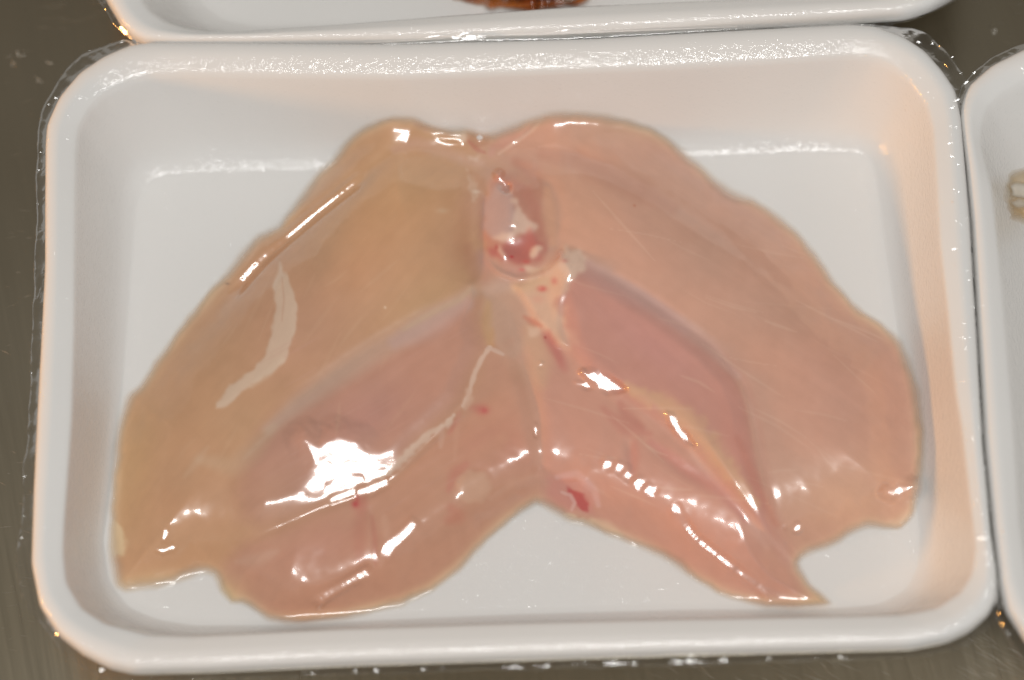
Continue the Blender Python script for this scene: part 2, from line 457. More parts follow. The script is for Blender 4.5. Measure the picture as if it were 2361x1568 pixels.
# ------------------------------------------------------------------ fields on a grid (working-frame coordinates)
class Field:
    def __init__(s, x0, y0, x1, y1, step):
        s.x0, s.y0, s.step = x0, y0, step
        s.xs = np.arange(x0, x1 + .1, step); s.ys = np.arange(y0, y1 + .1, step)
        s.X, s.Y = np.meshgrid(s.xs, s.ys)

    def win(s, P, pad):
        P = np.asarray(P, float)
        i0 = max(0, int((P[:, 0].min() - pad - s.x0) / s.step)); i1 = min(len(s.xs), int((P[:, 0].max() + pad - s.x0) / s.step) + 2)
        j0 = max(0, int((P[:, 1].min() - pad - s.y0) / s.step)); j1 = min(len(s.ys), int((P[:, 1].max() + pad - s.y0) / s.step) + 2)
        return slice(j0, max(j0, j1)), slice(i0, max(i0, i1))


def seg_dist(X, Y, P, closed=False):
    """distance to polyline, and arc parameter 0..1 of the nearest point"""
    P = np.asarray(P, float)
    if closed: P = np.vstack([P, P[:1]])
    best = np.full(X.shape, 1e9); par = np.zeros(X.shape)
    L = np.r_[0, np.cumsum(np.linalg.norm(np.diff(P, axis=0), axis=1))]; tot = L[-1]
    for i in range(len(P) - 1):
        a, b = P[i], P[i + 1]; d = b - a; q = max(d @ d, 1e-9)
        t = np.clip(((X - a[0]) * d[0] + (Y - a[1]) * d[1]) / q, 0, 1)
        dd = np.hypot(X - a[0] - t * d[0], Y - a[1] - t * d[1])
        m_ = dd < best
        best = np.where(m_, dd, best); par = np.where(m_, (L[i] + t * math.sqrt(q)) / tot, par)
    return best, par


def inside(X, Y, P):
    P = np.asarray(P, float); r = np.zeros(X.shape, bool)
    for i in range(len(P)):
        x1, y1 = P[i]; x2, y2 = P[(i + 1) % len(P)]
        if y1 == y2: continue
        c = ((Y < y1) != (Y < y2)) & (X < (x2 - x1) * (Y - y1) / (y2 - y1) + x1)
        r ^= c
    return r


def smooth_line(P, n=60, sig=1.5):
    P = np.asarray(P, float)
    L = np.r_[0, np.cumsum(np.linalg.norm(np.diff(P, axis=0), axis=1))]
    s = np.linspace(0, L[-1], n)
    R = np.c_[np.interp(s, L, P[:, 0]), np.interp(s, L, P[:, 1])]
    k = np.exp(-0.5 * (np.arange(-6, 7) / sig) ** 2); k /= k.sum()
    Q = np.vstack([np.repeat(R[:1], 6, 0), R, np.repeat(R[-1:], 6, 0)])
    Q = np.c_[np.convolve(Q[:, 0], k, 'valid'), np.convolve(Q[:, 1], k, 'valid')]
    Q[0] = R[0]; Q[-1] = R[-1]
    return Q


def sdist(X, Y, P):
    d, _ = seg_dist(X, Y, P, True)
    return np.where(inside(X, Y, P), d, -d)


def gnoise(shape, scale_px, step, r):
    """smooth random field, unit std, feature size scale_px"""
    n = r.normal(size=shape)
    fy = np.fft.fftfreq(shape[0], d=step)[:, None]; fx = np.fft.fftfreq(shape[1], d=step)[None, :]
    g = np.exp(-2 * (np.pi * scale_px) ** 2 * (fx ** 2 + fy ** 2))
    q = np.fft.ifft2(np.fft.fft2(n) * g).real
    return q / q.std()


def blur(A, sig_px, step):
    pad = int(4 * sig_px / step) + 2
    B = np.pad(A, pad, mode='edge')
    fy = np.fft.fftfreq(B.shape[0], d=step)[:, None]; fx = np.fft.fftfreq(B.shape[1], d=step)[None, :]
    g = np.exp(-2 * (np.pi * sig_px) ** 2 * (fx ** 2 + fy ** 2))
    q = np.fft.ifft2(np.fft.fft2(B) * g).real
    return q[pad:-pad, pad:-pad]


def project(P):
    d = P - CPOS
    w = d @ fw
    return np.stack([CX + FPX * (d @ RV) / w, CY - FPX * (d @ UV) / w], -1)


def tray_z(X, Y, I3_, F3_, fine=None):
    """height of the tray's inner surface met by the line of sight through each working-frame coordinate"""
    T = np.linspace(0, 1, 30); zz = np.interp(T, WALL_T, WALL_Z)
    c3 = np.append(F3_.mean(0), ZF); c = project(c3)
    tab = []
    A = np.linspace(-np.pi, np.pi, 361)
    for t, z in zip(T, zz):
        P = project(np.c_[I3_ + (F3_ - I3_) * t, np.full(len(I3_), z)]) - c
        aa = np.arctan2(P[:, 1], P[:, 0]); q = np.hypot(P[:, 0], P[:, 1]); o = np.argsort(aa); aa = aa[o]; q = q[o]
        tab.append(np.interp(A, np.r_[aa - 2 * np.pi, aa, aa + 2 * np.pi], np.r_[q, q, q]))
    tab = np.minimum.accumulate(np.array(tab), 0)[::-1]; zr = zz[::-1]
    a = np.arctan2(Y - c[1], X - c[0]).ravel(); r = np.hypot(X - c[0], Y - c[1]).ravel()
    ia = np.clip(((a + np.pi) / (2 * np.pi) * 360).round().astype(int), 0, 360)
    out = np.empty(len(a))
    for k in range(len(a)): out[k] = np.interp(r[k], tab[:, ia[k]], zr)
    return out.reshape(X.shape)


# ------------------------------------------------------------------ the chicken breast
OUT = [(905, 265), (880, 270), (845, 285), (815, 303), (790, 325), (765, 360), (725, 400), (683, 455), (640, 515), (588, 540), (550, 580), (520, 625), (492, 655), (455, 700), (427, 731), (388, 785),
       (357, 825), (325, 880), (292, 905), (280, 935), (268, 980), (260, 1030), (257, 1080), (254, 1130), (250, 1170), (248, 1230), (247, 1285), (252, 1320), (262, 1355), (290, 1368), (340, 1364), (400, 1352),
       (440, 1338), (470, 1324), (492, 1330), (502, 1362), (530, 1392), (560, 1394), (585, 1410), (610, 1430), (660, 1442), (740, 1436), (800, 1430), (863, 1415), (930, 1400), (1000, 1365), (1060, 1320), (1120, 1255),
       (1180, 1200), (1215, 1178), (1236, 1166), (1255, 1172), (1272, 1185), (1310, 1208), (1345, 1215), (1385, 1232), (1430, 1248), (1480, 1268), (1540, 1300), (1590, 1335), (1650, 1370), (1700, 1388), (1760, 1402),
       (1830, 1404), (1900, 1402), (1925, 1392), (1905, 1372), (1872, 1345), (1850, 1312), (1845, 1294), (1870, 1280), (1930, 1260), (1965, 1235), (2000, 1218), (2040, 1222), (2075, 1222), (2110, 1190), (2128, 1130), (2135, 1060),
       (2134, 980), (2124, 900), (2105, 835), (2082, 785), (2060, 765), (2035, 742), (1985, 712), (1930, 650), (1890, 590), (1845, 535), (1795, 490), (1740, 455), (1700, 438), (1650, 405), (1600, 360), (1555, 322),
       (1510, 294), (1450, 272), (1400, 262), (1350, 256), (1290, 252), (1265, 256), (1235, 266), (1200, 276), (1165, 290), (1135, 302), (1115, 303), (1090, 296), (1065, 292), (1045, 296), (1010, 290), (985, 282), (960, 268), (935, 266)]
TL = [(1085, 662), (1062, 690), (1000, 722), (930, 760), (860, 800), (760, 868), (690, 915), (640, 955), (595, 1005), (560, 1060), (545, 1130), (560, 1190), (600, 1215), (690, 1190),
      (780, 1150), (850, 1125), (900, 1104), (945, 1060), (975, 1020), (1010, 990), (1050, 955), (1075, 925), (1095, 870), (1128, 805), (1122, 770), (1108, 720), (1110, 680)]
TR = [(1290, 585), (1330, 595), (1400, 630), (1480, 680), (1560, 735), (1640, 795), (1700, 860), (1730, 930), (1745, 1020), (1765, 1100), (1790, 1190), (1840, 1300), (1900, 1395), (1850, 1330),
      (1760, 1240), (1690, 1150), (1620, 1075), (1560, 1010), (1480, 960), (1400, 905), (1340, 860), (1300, 800), (1290, 740), (1270, 680)]
KEEL = [(1150, 395), (1195, 400), (1232, 430), (1246, 500), (1262, 550), (1262, 590), (1240, 622), (1200, 635), (1155, 620), (1122, 585), (1110, 540), (1112, 490), (1125, 440)]
CFAT = [(1180, 655), (1240, 640), (1285, 600), (1305, 572), (1330, 576), (1348, 605), (1312, 650), (1297, 700), (1292, 750), (1312, 800), (1285, 800), (1262, 768), (1232, 740), (1212, 700)]
RIBL = [(1130, 805), (1160, 820), (1235, 900), (1250, 1000), (1240, 1166), (1180, 1200), (1060, 1320), (930, 1400), (740, 1440), (600, 1430), (530, 1395), (495, 1330), (520, 1290), (560, 1250), (690, 1195),
        (780, 1153), (900, 1104), (945, 1060), (1010, 990), (1050, 955), (1075, 925), (1095, 870)]
RIBR = [(1240, 1166), (1250, 1000), (1235, 900), (1200, 820), (1262, 780), (1300, 800), (1340, 860), (1400, 905), (1480, 960), (1560, 1010), (1620, 1075), (1690, 1150), (1760, 1240), (1850, 1330), (1925, 1392),
        (1830, 1406), (1700, 1390), (1590, 1337), (1430, 1250), (1310, 1210)]
STRIP = [(641, 596), (650, 600), (662, 635), (680, 675), (686, 700), (682, 755), (672, 790), (655, 835), (630, 862), (590, 885), (545, 915), (512, 940), (496, 945), (495, 930), (512, 912), (535, 885), (575, 855), (605, 825), (618, 790), (628, 745), (632, 700), (630, 660), (636, 625)]
LUMP = [(1060, 1095), (1085, 1085), (1118, 1088), (1136, 1110), (1134, 1135), (1112, 1158), (1080, 1162), (1055, 1145), (1048, 1118)]
PALE = [(247, 1165), (262, 1190), (285, 1215), (291, 1245), (284, 1280), (262, 1288), (249, 1270), (246, 1215)]

FD = Field(228, 234, 2154, 1458, 3.0)
X, Y = FD.X, FD.Y
r0 = np.random.default_rng(11)
wob = gnoise(X.shape, 9, 3, r0); wob2 = gnoise(X.shape, 30, 3, r0); wob3 = gnoise(X.shape, 80, 3, r0)
wobf = gnoise(X.shape, 5, 3, r0)
OUTs = closed_smooth(OUT, 420, 5)
SD = sdist(X, Y, OUTs)
SDw = SD + 0.7 * wob + 0.5 * wob2

# thickness of the meat (cm)
TH_ = np.full(X.shape, 1.25)


def gb(x, y, rx, ry, rot=0.0):
    c, s = math.cos(rot), math.sin(rot)
    u = ((X - x) * c + (Y - y) * s) / rx; v = (-(X - x) * s + (Y - y) * c) / ry
    return np.exp(-(u * u + v * v))


def toward(A, w, v): return A + (v - A) * np.clip(w, 0, 1)


TH_ = toward(TH_, gb(300, 1450, 420, 360), .62)
TH_ = toward(TH_, gb(620, 1520, 420, 300), .95)
TH_ = toward(TH_, gb(1980, 1470, 330, 340), .75)
TH_ = toward(TH_, gb(1100, 290, 200, 70), .5)
HB = TH_ * (1 - np.exp(-(np.clip(SDw, 0, None) / 92.0) ** 1.7))
H = HB.copy()


def plateau(P, amp, w0, w1, pre=4):
    """raise a polygon by amp with a soft edge from w0 (outside) to w1 (inside)"""
    global H
    Q = closed_smooth(P, 160, pre)
    s = FD.win(Q, abs(w0) + 6)
    d = sdist(X[s], Y[s], Q)
    H[s] += amp * sm(d, w0, w1)


def stroke_h(P, amp, w, taper=True, n=60):
    global H
    Q = smooth_line(P, n); s = FD.win(Q, w * 3.2)
    d, t = seg_dist(X[s], Y[s], Q)
    k = np.exp(-(d / w) ** 2)
    if taper: k *= np.sin(np.pi * np.clip(t, 0.02, .98)) ** .5
    H[s] += amp * k


def blob_h(x, y, rx, ry, rot, amp):
    global H
    H += amp * gb(x, y, rx, ry, rot)


# lobes: long cushions, swollen either side of the keel
blob_h(900, 560, 230, 150, -.75, .30)
blob_h(1480, 560, 300, 130, .65, .28)
blob_h(1880, 950, 210, 240, .3, .10)
blob_h(420, 1080, 130, 190, .25, .05)
# shoulder bands left and right, groove along their inner side
stroke_h([(1095, 385), (1030, 358), (960, 340), (905, 352), (845, 402), (745, 480), (640, 565), (585, 615), (520, 700), (440, 800)], -.11, 20)
stroke_h([(880, 330), (810, 385), (700, 480), (590, 580), (530, 650)], .16, 22)
stroke_h([(1130, 375), (1175, 355), (1240, 340), (1330, 352), (1420, 395), (1520, 445), (1650, 530), (1790, 640), (1900, 760)], -.075, 19)
stroke_h([(1200, 315), (1280, 305), (1400, 335), (1520, 385), (1680, 480), (1800, 570)], .07, 26)
# deep cleft either side of the keel, and the long centre furrow
stroke_h([(1100, 400), (1096, 470), (1090, 540), (1090, 620), (1085, 660)], -.22, 30)
stroke_h([(1215, 385), (1258, 430), (1270, 500), (1275, 550)], -.10, 26)
plateau(KEEL, .12, -26, 40, pre=10)
blob_h(1178, 500, 32, 62, .12, .16)
blob_h(1228, 520, 12, 40, -.2, .04)
blob_h(1192, 575, 44, 24, 0, -.05)           # cavity below the keel tip
blob_h(1160, 585, 12, 12, .6, .05)
blob_h(1238, 573, 14, 17, .7, .035)
stroke_h([(1122, 600), (1150, 628), (1190, 643), (1230, 638), (1265, 622), (1290, 598), (1302, 572)], .075, 6)     # film drawn tight over the rim of the cavity
plateau(CFAT, .09, -8, 14)
blob_h(1290, 610, 34, 28, 0, .10)
# tenderloins
plateau(TL, .24, -20, 62)
plateau(TR, .22, -16, 50)
stroke_h([(1075, 672), (1000, 716), (900, 775), (800, 838), (700, 905), (640, 960), (590, 1020)], -.05, 18)
stroke_h([(1345, 605), (1430, 650), (1540, 722), (1650, 805), (1720, 890), (1745, 1000), (1765, 1100), (1800, 1220)], -.08, 12)
# front ridges of the rib meat (their far side falls into a furrow, the near side to the tray)
stroke_h([(1120, 800), (1088, 870), (1068, 930), (1010, 992), (950, 1055), (905, 1103), (830, 1135), (740, 1170), (640, 1215), (545, 1262)], -.07, 11)
stroke_h([(1245, 1150), (1245, 1060), (1238, 960), (1215, 880), (1190, 800), (1165, 720)], -.10, 20)
stroke_h([(600, 1385), (760, 1350), (880, 1280), (980, 1200), (1090, 1140), (1225, 1050)], .10, 48, taper=False)
stroke_h([(865, 1300), (868, 1220), (850, 1160)], -.05, 12)
stroke_h([(1290, 1085), (1400, 1110), (1520, 1170), (1600, 1245), (1700, 1320), (1800, 1385)], .06, 36)
stroke_h([(1300, 800), (1360, 865), (1450, 925), (1530, 980), (1600, 1050), (1690, 1150), (1770, 1250), (1850, 1330)], -.03, 12)
stroke_h([(1540, 905), (1590, 960), (1650, 1040), (1710, 1130)], .03, 24)
stroke_h([(1620, 1000), (1690, 1110), (1770, 1230), (1830, 1310)], .035, 9)
stroke_h([(1450, 1010), (1455, 1060), (1452, 1100)], -.04, 12)
stroke_h([(1490, 1020), (1570, 1080), (1650, 1130)], -.05, 16)
plateau(LUMP, .035, -6, 16)
plateau(STRIP, .018, -3, 7)
blob_h(1330, 1140, 42, 34, .4, -.07)
blob_h(1180, 1135, 95, 50, -.4, .13)
blob_h(1950, 1195, 140, 46, -.1, .08)
stroke_h([(1290, 1110), (1340, 1105), (1378, 1140), (1385, 1165)], .05, 10)
stroke_h([(1125, 800), (1095, 850), (1080, 905)], .022, 4)
stroke_h([(1128, 800), (1160, 815)], .022, 4)
stroke_h([(1055, 950), (1015, 985), (970, 1020), (925, 1070), (898, 1100)], .03, 8)
# top notch with loose flaps
stroke_h([(1255, 265), (1215, 300), (1175, 335), (1140, 360)], .05, 7)
stroke_h([(1250, 275), (1210, 312), (1165, 345)], -.05, 8)
stroke_h([(985, 290), (1020, 318), (1060, 322), (1100, 350)], .05, 8)
blob_h(1105, 325, 26, 22, 0, -.16)
blob_h(1000, 302, 30, 12, .2, -.10)
# irregular softness of the whole, film wrinkles
mask = sm(SD, 0, 40)
H += mask * (0.014 * wob3 + 0.005 * wob2 + 0.0006 * wob)

# ---------------- base under the meat
coarse = Field(FD.x0, FD.y0, 2160, 1464, 12.0)
zc = tray_z(coarse.X, coarse.Y, I3, F3)
zc = np.array([np.interp(FD.xs, coarse.xs, row) for row in zc])
ZT = np.array([np.interp(FD.ys, coarse.ys, zc[:, i]) for i in range(zc.shape[1])]).T
ZT = blur(ZT, 14, 3)
H = blur(H, 2.2, 3)
Z = ZT + H
edge = sm(SDw, -7, 3)
Z = ZT + 0.012 + H * sm(SDw, -3, 6)
Z = blur(Z, 1.8, 3)

# flat spots shaped into the surface, tipped to mirror the lamp as highlights
def facet(P, w=9, keep=1.0, tx=0.0, ty=0.0, dz=0.0):
    Q = closed_smooth(P, 120, 2.5); s = FD.win(Q, w + 5)
    d = sdist(X[s], Y[s], Q) + 1.2 * wobf[s]
    k = sm(d, -w, 2.0) * keep
    cx, cy = Q.mean(0)
    z0 = Z[int((cy - FD.y0) / 3), int((cx - FD.x0) / 3)] + dz
    p0 = U(cx, cy, z0)
    a_ = LAMP_POS - p0; a_ /= np.linalg.norm(a_); b_ = CPOS - p0; b_ /= np.linalg.norm(b_)
    n_ = a_ + b_; n_ /= n_[2]; n_[0] += tx; n_[1] += ty
    aa = (X[s] - CX) / FPX; bb = -(Y[s] - CY) / FPX
    dr = fw + aa[..., None] * RV + bb[..., None] * UV
    t_ = ((p0 - CPOS) @ n_) / (dr @ n_)
    zz = CPOS[2] + dr[..., 2] * t_
    Z[s] = Z[s] * (1 - k) + zz * k


def facet_curve(P, hw=6, w=20, ideal=.6, keep=1.0):
    """a highlight crease shaped along a line, its face turned toward the lamp"""
    Q = smooth_line(P, 60, 2); s = FD.win(Q, w + hw + 5)
    zl = np.array([Z[int((q[1] - FD.y0) / 3), int((q[0] - FD.x0) / 3)] for q in Q])
    P0 = U(Q[:, 0], Q[:, 1], zl); m_ = P0[30]
    a_ = LAMP_POS - m_; a_ /= np.linalg.norm(a_); b_ = CPOS - m_; b_ /= np.linalg.norm(b_)
    n_ = a_ + b_; n_ /= n_[2]
    zi = zl.mean() - (P0[:, :2] - P0[:, :2].mean(0)) @ n_[:2]
    zt = ideal * zi + (1 - ideal) * zl
    d, t = seg_dist(X[s], Y[s], Q)
    qx = np.interp(t, np.linspace(0, 1, 60), Q[:, 0]); qy = np.interp(t, np.linspace(0, 1, 60), Q[:, 1]); qz = np.interp(t, np.linspace(0, 1, 60), zt)
    p0 = U(qx, qy, qz)
    aa = (X[s] - CX) / FPX; bb = -(Y[s] - CY) / FPX
    dr = fw + aa[..., None] * RV + bb[..., None] * UV
    t_ = ((p0 - CPOS) @ n_) / (dr @ n_)
    zz = CPOS[2] + dr[..., 2] * t_
    k = (1 - sm(d, hw, hw + w)) * keep * sm(t, 0.0, .12) * (1 - sm(t, .88, 1.0))
    Z[s] = Z[s] * (1 - k) + zz * k


def facet_line(P, hw, n, gap=.18, seed=1, w=13, **kw):
    r_ = random.Random(seed); Q = smooth_line(P, 60, .8)
    for i in range(n):
        a_ = int(59 * i / n + 59 / n * gap * r_.uniform(.2, 1)); b_ = int(59 * (i + 1) / n - 59 / n * gap * r_.uniform(.2, 1))
        seg = Q[a_:max(b_, a_ + 2)]
        t_ = np.gradient(seg, axis=0); t_ /= np.linalg.norm(t_, axis=1)[:, None]; nn = np.c_[-t_[:, 1], t_[:, 0]]
        h_ = hw * r_.uniform(.65, 1.25)
        facet(np.vstack([seg + nn * h_, (seg - nn * h_)[::-1]]), tx=r_.gauss(0, .02), ty=r_.gauss(0, .008), w=w, **kw)


facet([(705, 1015), (735, 1035), (775, 1008), (815, 1020), (840, 1050), (885, 1080), (860, 1100), (800, 1108), (760, 1122), (725, 1128), (738, 1070)], w=60, keep=.92)
facet_line([(745, 1128), (790, 1112), (850, 1104), (895, 1085)], 8, 3, seed=2)
facet_line([(758, 1155), (800, 1142), (850, 1132), (898, 1110)], 6, 2, seed=3)
facet_curve([(722, 1400), (745, 1378), (790, 1350), (826, 1328), (862, 1308)], 6, 14, .5)
facet_curve([(884, 1296), (900, 1258), (928, 1232), (964, 1194)], 6, 14, .6)
facet_line([(1390, 1068), (1425, 1075), (1455, 1098), (1512, 1140)], 8, 5, seed=6)
facet_line([(1553, 1168), (1562, 1180)], 8, 1, seed=7)
facet_curve([(1562, 1180), (1600, 1238), (1660, 1285), (1725, 1335), (1795, 1390)], 4, 13, .35)
facet([(1340, 858), (1365, 855), (1400, 868), (1440, 898), (1400, 905), (1370, 885)], w=12)
facet([(1325, 882), (1350, 880), (1368, 895), (1350, 898)], w=6)
facet([(1535, 950), (1550, 955), (1570, 985), (1600, 1025), (1585, 1020), (1555, 995)], w=8)
facet([(2040, 1138), (2045, 1130), (2100, 1115), (2112, 1122), (2100, 1132), (2055, 1143)], w=26, keep=.9)
facet([(1800, 1205), (1812, 1208), (1812, 1220), (1802, 1218)], w=6)
facet([(1832, 1210), (1845, 1208), (1848, 1222), (1832, 1230)], w=6)
facet([(378, 1218), (388, 1220), (384, 1248), (370, 1250)], w=6)
facet([(360, 1266), (380, 1262), (402, 1254), (404, 1266), (380, 1276), (364, 1274)], w=6)
facet([(1240, 838), (1250, 834), (1254, 845), (1243, 848)], w=5)
facet([(1231, 972), (1240, 975), (1238, 1008), (1232, 1006)], w=5)
facet_curve([(850, 396), (790, 444), (740, 482), (690, 522), (640, 565), (600, 603), (556, 652), (530, 690)], 4, 16, .45)
facet([(1176, 516), (1190, 516), (1190, 524), (1176, 524)], w=9)
facet_line([(1150, 403), (1156, 418), (1170, 432)], 3, 1, seed=12, gap=.01, w=16)
facet([(898, 268), (914, 270), (910, 276), (898, 275)], w=6)
facet([(1256, 262), (1276, 262), (1274, 268), (1258, 269)], w=6)
facet_line([(1392, 1243), (1430, 1252), (1472, 1268)], 4, 2, seed=13)
facet_line([(362, 1360), (410, 1350), (468, 1333)], 4, 2, seed=14)
Z += 0.0005 * wobf * sm(SD, 20, 60)
Z = blur(Z, 1.6, 3)

# ------------------------------------------------------------------ flesh colour (as it would look under the photograph's light, divided back to albedo below)
C = np.zeros(X.shape + (3,))
C[:] = (164, 114, 88)


def tint(w, c):
    global C
    w = np.clip(w, 0, 1)[..., None]
    C = C * (1 - w) + np.array(c, float) * w


def tint_poly(P, c, a, w0, w1, pre=3, jit=0.0):
    global C
    Q = closed_smooth(P, 160, pre); s = FD.win(Q, abs(w0) + 6)
    d = sdist(X[s], Y[s], Q)
    if jit: d = d + jit * wob[s] + jit * wobf[s] * .6
    k = (a * sm(d, w0, w1))[..., None]
    C[s] = C[s] * (1 - k) + np.array(c, float) * k


def tint_line(P, c, a, w, soft=.5, taper=.5, n=60, jit=0.0):
    global C
    Q = smooth_line(P, n, .8); s = FD.win(Q, w * 2.5 + 6)
    d, t = seg_dist(X[s], Y[s], Q)
    if jit: d = d + jit * wobf[s]
    ww = w * (1 - taper + taper * np.sin(np.pi * np.clip(t, .03, .97)))
    k = (a * (1 - sm(d, ww * (1 - soft), ww * (1 + soft))))[..., None]
    C[s] = C[s] * (1 - k) + np.array(c, float) * k


mid = 1110 + (Y - 350) * 0.16
left = 1 - sm(X - mid + 14 * wob2, -75, 75)
tint(left, (164, 115, 80))
tint(1 - left, (169, 119, 98))
tint(.7 * gb(930, 420, 170, 90, -.5), (168, 120, 80))
tint(.6 * gb(700, 760, 160, 180, -.6), (155, 105, 82))
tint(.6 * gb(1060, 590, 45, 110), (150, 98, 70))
tint(.6 * gb(1010, 690, 120, 60, -.5), (160, 118, 80))
tint(.75 * gb(300, 1080, 60, 170, .15), (166, 122, 76))
tint(.5 * gb(450, 1120, 120, 100), (158, 108, 76))
tint(.5 * gb(640, 1300, 140, 50, -.3), (160, 104, 76))
tint(.5 * gb(1330, 480, 100, 130), (176, 124, 98))
tint(.6 * gb(1700, 620, 260, 60, .65), (164, 118, 98))
tint(.5 * gb(1930, 900, 140, 160), (168, 114, 96))
tint(.65 * gb(1950, 1150, 150, 90), (180, 132, 102))
tint(.4 * gb(1450, 300, 120, 30), (172, 130, 102))
tint_poly(RIBL, (163, 108, 86), .8, -20, 30)
tint_poly(RIBR, (169, 112, 94), .85, -20, 30)
tint(.5 * gb(1150, 1030, 90, 60), (158, 92, 76))
tint(.5 * gb(760, 1260, 110, 60, -.3), (162, 100, 82))
tint_poly(TL, (156, 104, 87), .85, -36, 46)
tint(.5 * gb(600, 1150, 90, 70, -.4), (159, 108, 80))
tint_poly(TR, (161, 104, 91), .88, -22, 32)
tint(.45 * gb(850, 960, 110, 60, -.5), (152, 98, 90))
tint(.55 * gb(1500, 790, 140, 50, .65), (160, 104, 98))
tint(.5 * gb(1700, 1010, 40, 120, -.1), (163, 98, 84))
# silver skin along upper side of the tenderloins, its sheen painted in
tint_line([(1090, 672), (1040, 705), (950, 765), (860, 815), (770, 875), (690, 930), (620, 990)], (172, 140, 122), .62, 24, .9, .5)
tint_line([(1075, 700), (1000, 745), (910, 790)], (170, 136, 130), .6, 26, .9, .5)
tint_line([(1085, 665), (1060, 692), (1000, 720), (930, 760)], (172, 142, 112), .55, 6, .8, .4)
tint_line([(630, 985), (585, 1040), (540, 1075), (460, 1060)], (170, 138, 108), .35, 22, .9, .6)
tint_line([(1330, 590), (1400, 632), (1480, 684), (1560, 742), (1640, 806), (1700, 868)], (176, 138, 128), .45, 16, .9, .55)
tint_line([(1320, 600), (1400, 655), (1500, 700), (1580, 760)], (168, 124, 120), .3, 20, .9, .5)
tint_line([(1700, 868), (1728, 940), (1745, 1040), (1762, 1120), (1780, 1190)], (178, 134, 112), .5, 7, .9, .5)
tint_line([(600, 1180), (700, 1165), (800, 1120)], (168, 120, 96), .4, 22, .9, .5)
tint_line([(620, 1000), (590, 1030), (560, 1060)], (176, 146, 122), .3, 5, .9, .7)
tint_line([(480, 1030), (450, 1070), (425, 1100)], (172, 136, 108), .35, 8, .9, .7)
# yellow fat seam in the right fillet and thin membranes
tint_line([(1450, 895), (1520, 925), (1580, 965), (1640, 1030), (1700, 1110), (1740, 1160)], (176, 130, 96), .75, 24, .8, .6, jit=4)
tint_line([(1590, 1035), (1640, 1095), (1690, 1155), (1760, 1225), (1845, 1312)], (180, 132, 114), .65, 8, .7, .5)
tint_line([(1600, 1050), (1680, 1160), (1770, 1260)], (180, 134, 118), .3, 14, .9, .5)
# red muscle seams
tint_line([(1430, 930), (1445, 960), (1480, 985)], (152, 86, 74), .6, 14, .9, .5)
tint_line([(1390, 940), (1440, 990), (1500, 1000)], (158, 90, 78), .5, 12, .9, .6)
tint_line([(1465, 1020), (1460, 1060), (1458, 1090)], (158, 92, 80), .5, 14, .8, .6)
tint_line([(1500, 1020), (1580, 1080), (1660, 1130), (1720, 1200)], (160, 92, 82), .6, 16, .9, .6)
tint_line([(1700, 1010), (1740, 1110), (1790, 1210)], (162, 94, 78), .6, 12, .9, .5)
tint_line([(1550, 1190), (1650, 1230), (1760, 1300)], (172, 110, 90), .4, 22, .9, .6)
tint_line([(866, 1300), (864, 1240), (858, 1190)], (150, 80, 64), .55, 6, .8, .5)
tint_line([(892, 1240), (885, 1190)], (180, 132, 108), .35, 10, .8, .5)
tint_line([(840, 1150), (830, 1220), (828, 1290)], (156, 88, 70), .45, 16, .9, .6)
tint_line([(1040, 1170), (1055, 1190), (1035, 1200)], (162, 92, 72), .6, 16, .9, .4)
tint_line([(1075, 1070), (1050, 1090), (1035, 1130)], (158, 84, 70), .5, 12, .9, .5)
tint_line([(1060, 950), (1052, 975), (1035, 1000)], (156, 76, 64), .55, 5, .9, .5)
tint_line([(1160, 1010), (1130, 1040), (1100, 1050)], (164, 110, 84), .5, 24, .9, .5)
tint_line([(545, 1295), (600, 1290), (640, 1270)], (170, 130, 108), .35, 14, .9, .7)
tint_line([(1130, 1150), (1180, 1115), (1240, 1095)], (176, 130, 108), .35, 8, .9, .6)
tint(.65 * gb(1112, 945, 15, 11), (160, 66, 60))
tint(.7 * gb(1118, 947, 6, 5), (150, 45, 48))
tint(.5 * gb(1095, 940, 16, 6), (160, 84, 72))
tint(.8 * gb(1085, 1200, 1, 1), (160, 84, 72))
# centre: silvery cartilage skin, fat, red pockets
tint_poly([(1100, 640), (1180, 640), (1215, 700), (1215, 780), (1180, 820), (1140, 800), (1112, 730)], (164, 122, 100), .75, -14, 14, jit=6)
tint_line([(1120, 670), (1180, 655)], (172, 136, 120), .5, 16, .9, .4)
tint_line([(1125, 700), (1122, 750), (1128, 790)], (166, 120, 78), .6, 12, .8, .4)
tint_line([(1135, 760), (1135, 800)], (172, 116, 70), .4, 7, .9, .4)
tint_line([(1225, 760), (1240, 820), (1245, 880)], (174, 128, 98), .75, 30, .9, .5)
tint_line([(1245, 880), (1225, 960), (1240, 1060)], (172, 120, 96), .4, 22, .9, .5)
tint_poly(CFAT, (188, 144, 116), .85, -14, 16, jit=5)
tint_line([(1192, 662), (1240, 655), (1270, 650)], (186, 142, 108), .7, 16, .8, .3)
tint_poly([(1290, 585), (1305, 570), (1335, 578), (1352, 612), (1322, 640), (1290, 625)], (190, 152, 130), .9, -5, 7, jit=4)
tint_line([(1208, 730), (1228, 742), (1248, 752)], (164, 92, 72), .85, 7, .7, .6)
tint_poly([(1212, 752), (1245, 752), (1250, 768), (1225, 775)], (190, 148, 122), .9, -4, 5, jit=2)
tint_poly([(1248, 764), (1268, 766), (1286, 790), (1298, 825), (1296, 850), (1278, 830), (1262, 800)], (156, 82, 72), .9, -8, 9, jit=2)
tint_line([(1285, 810), (1302, 850)], (160, 88, 78), .5, 12, .9, .3)
tint_line([(1295, 760), (1330, 790)], (180, 132, 112), .5, 14, .9, .6)
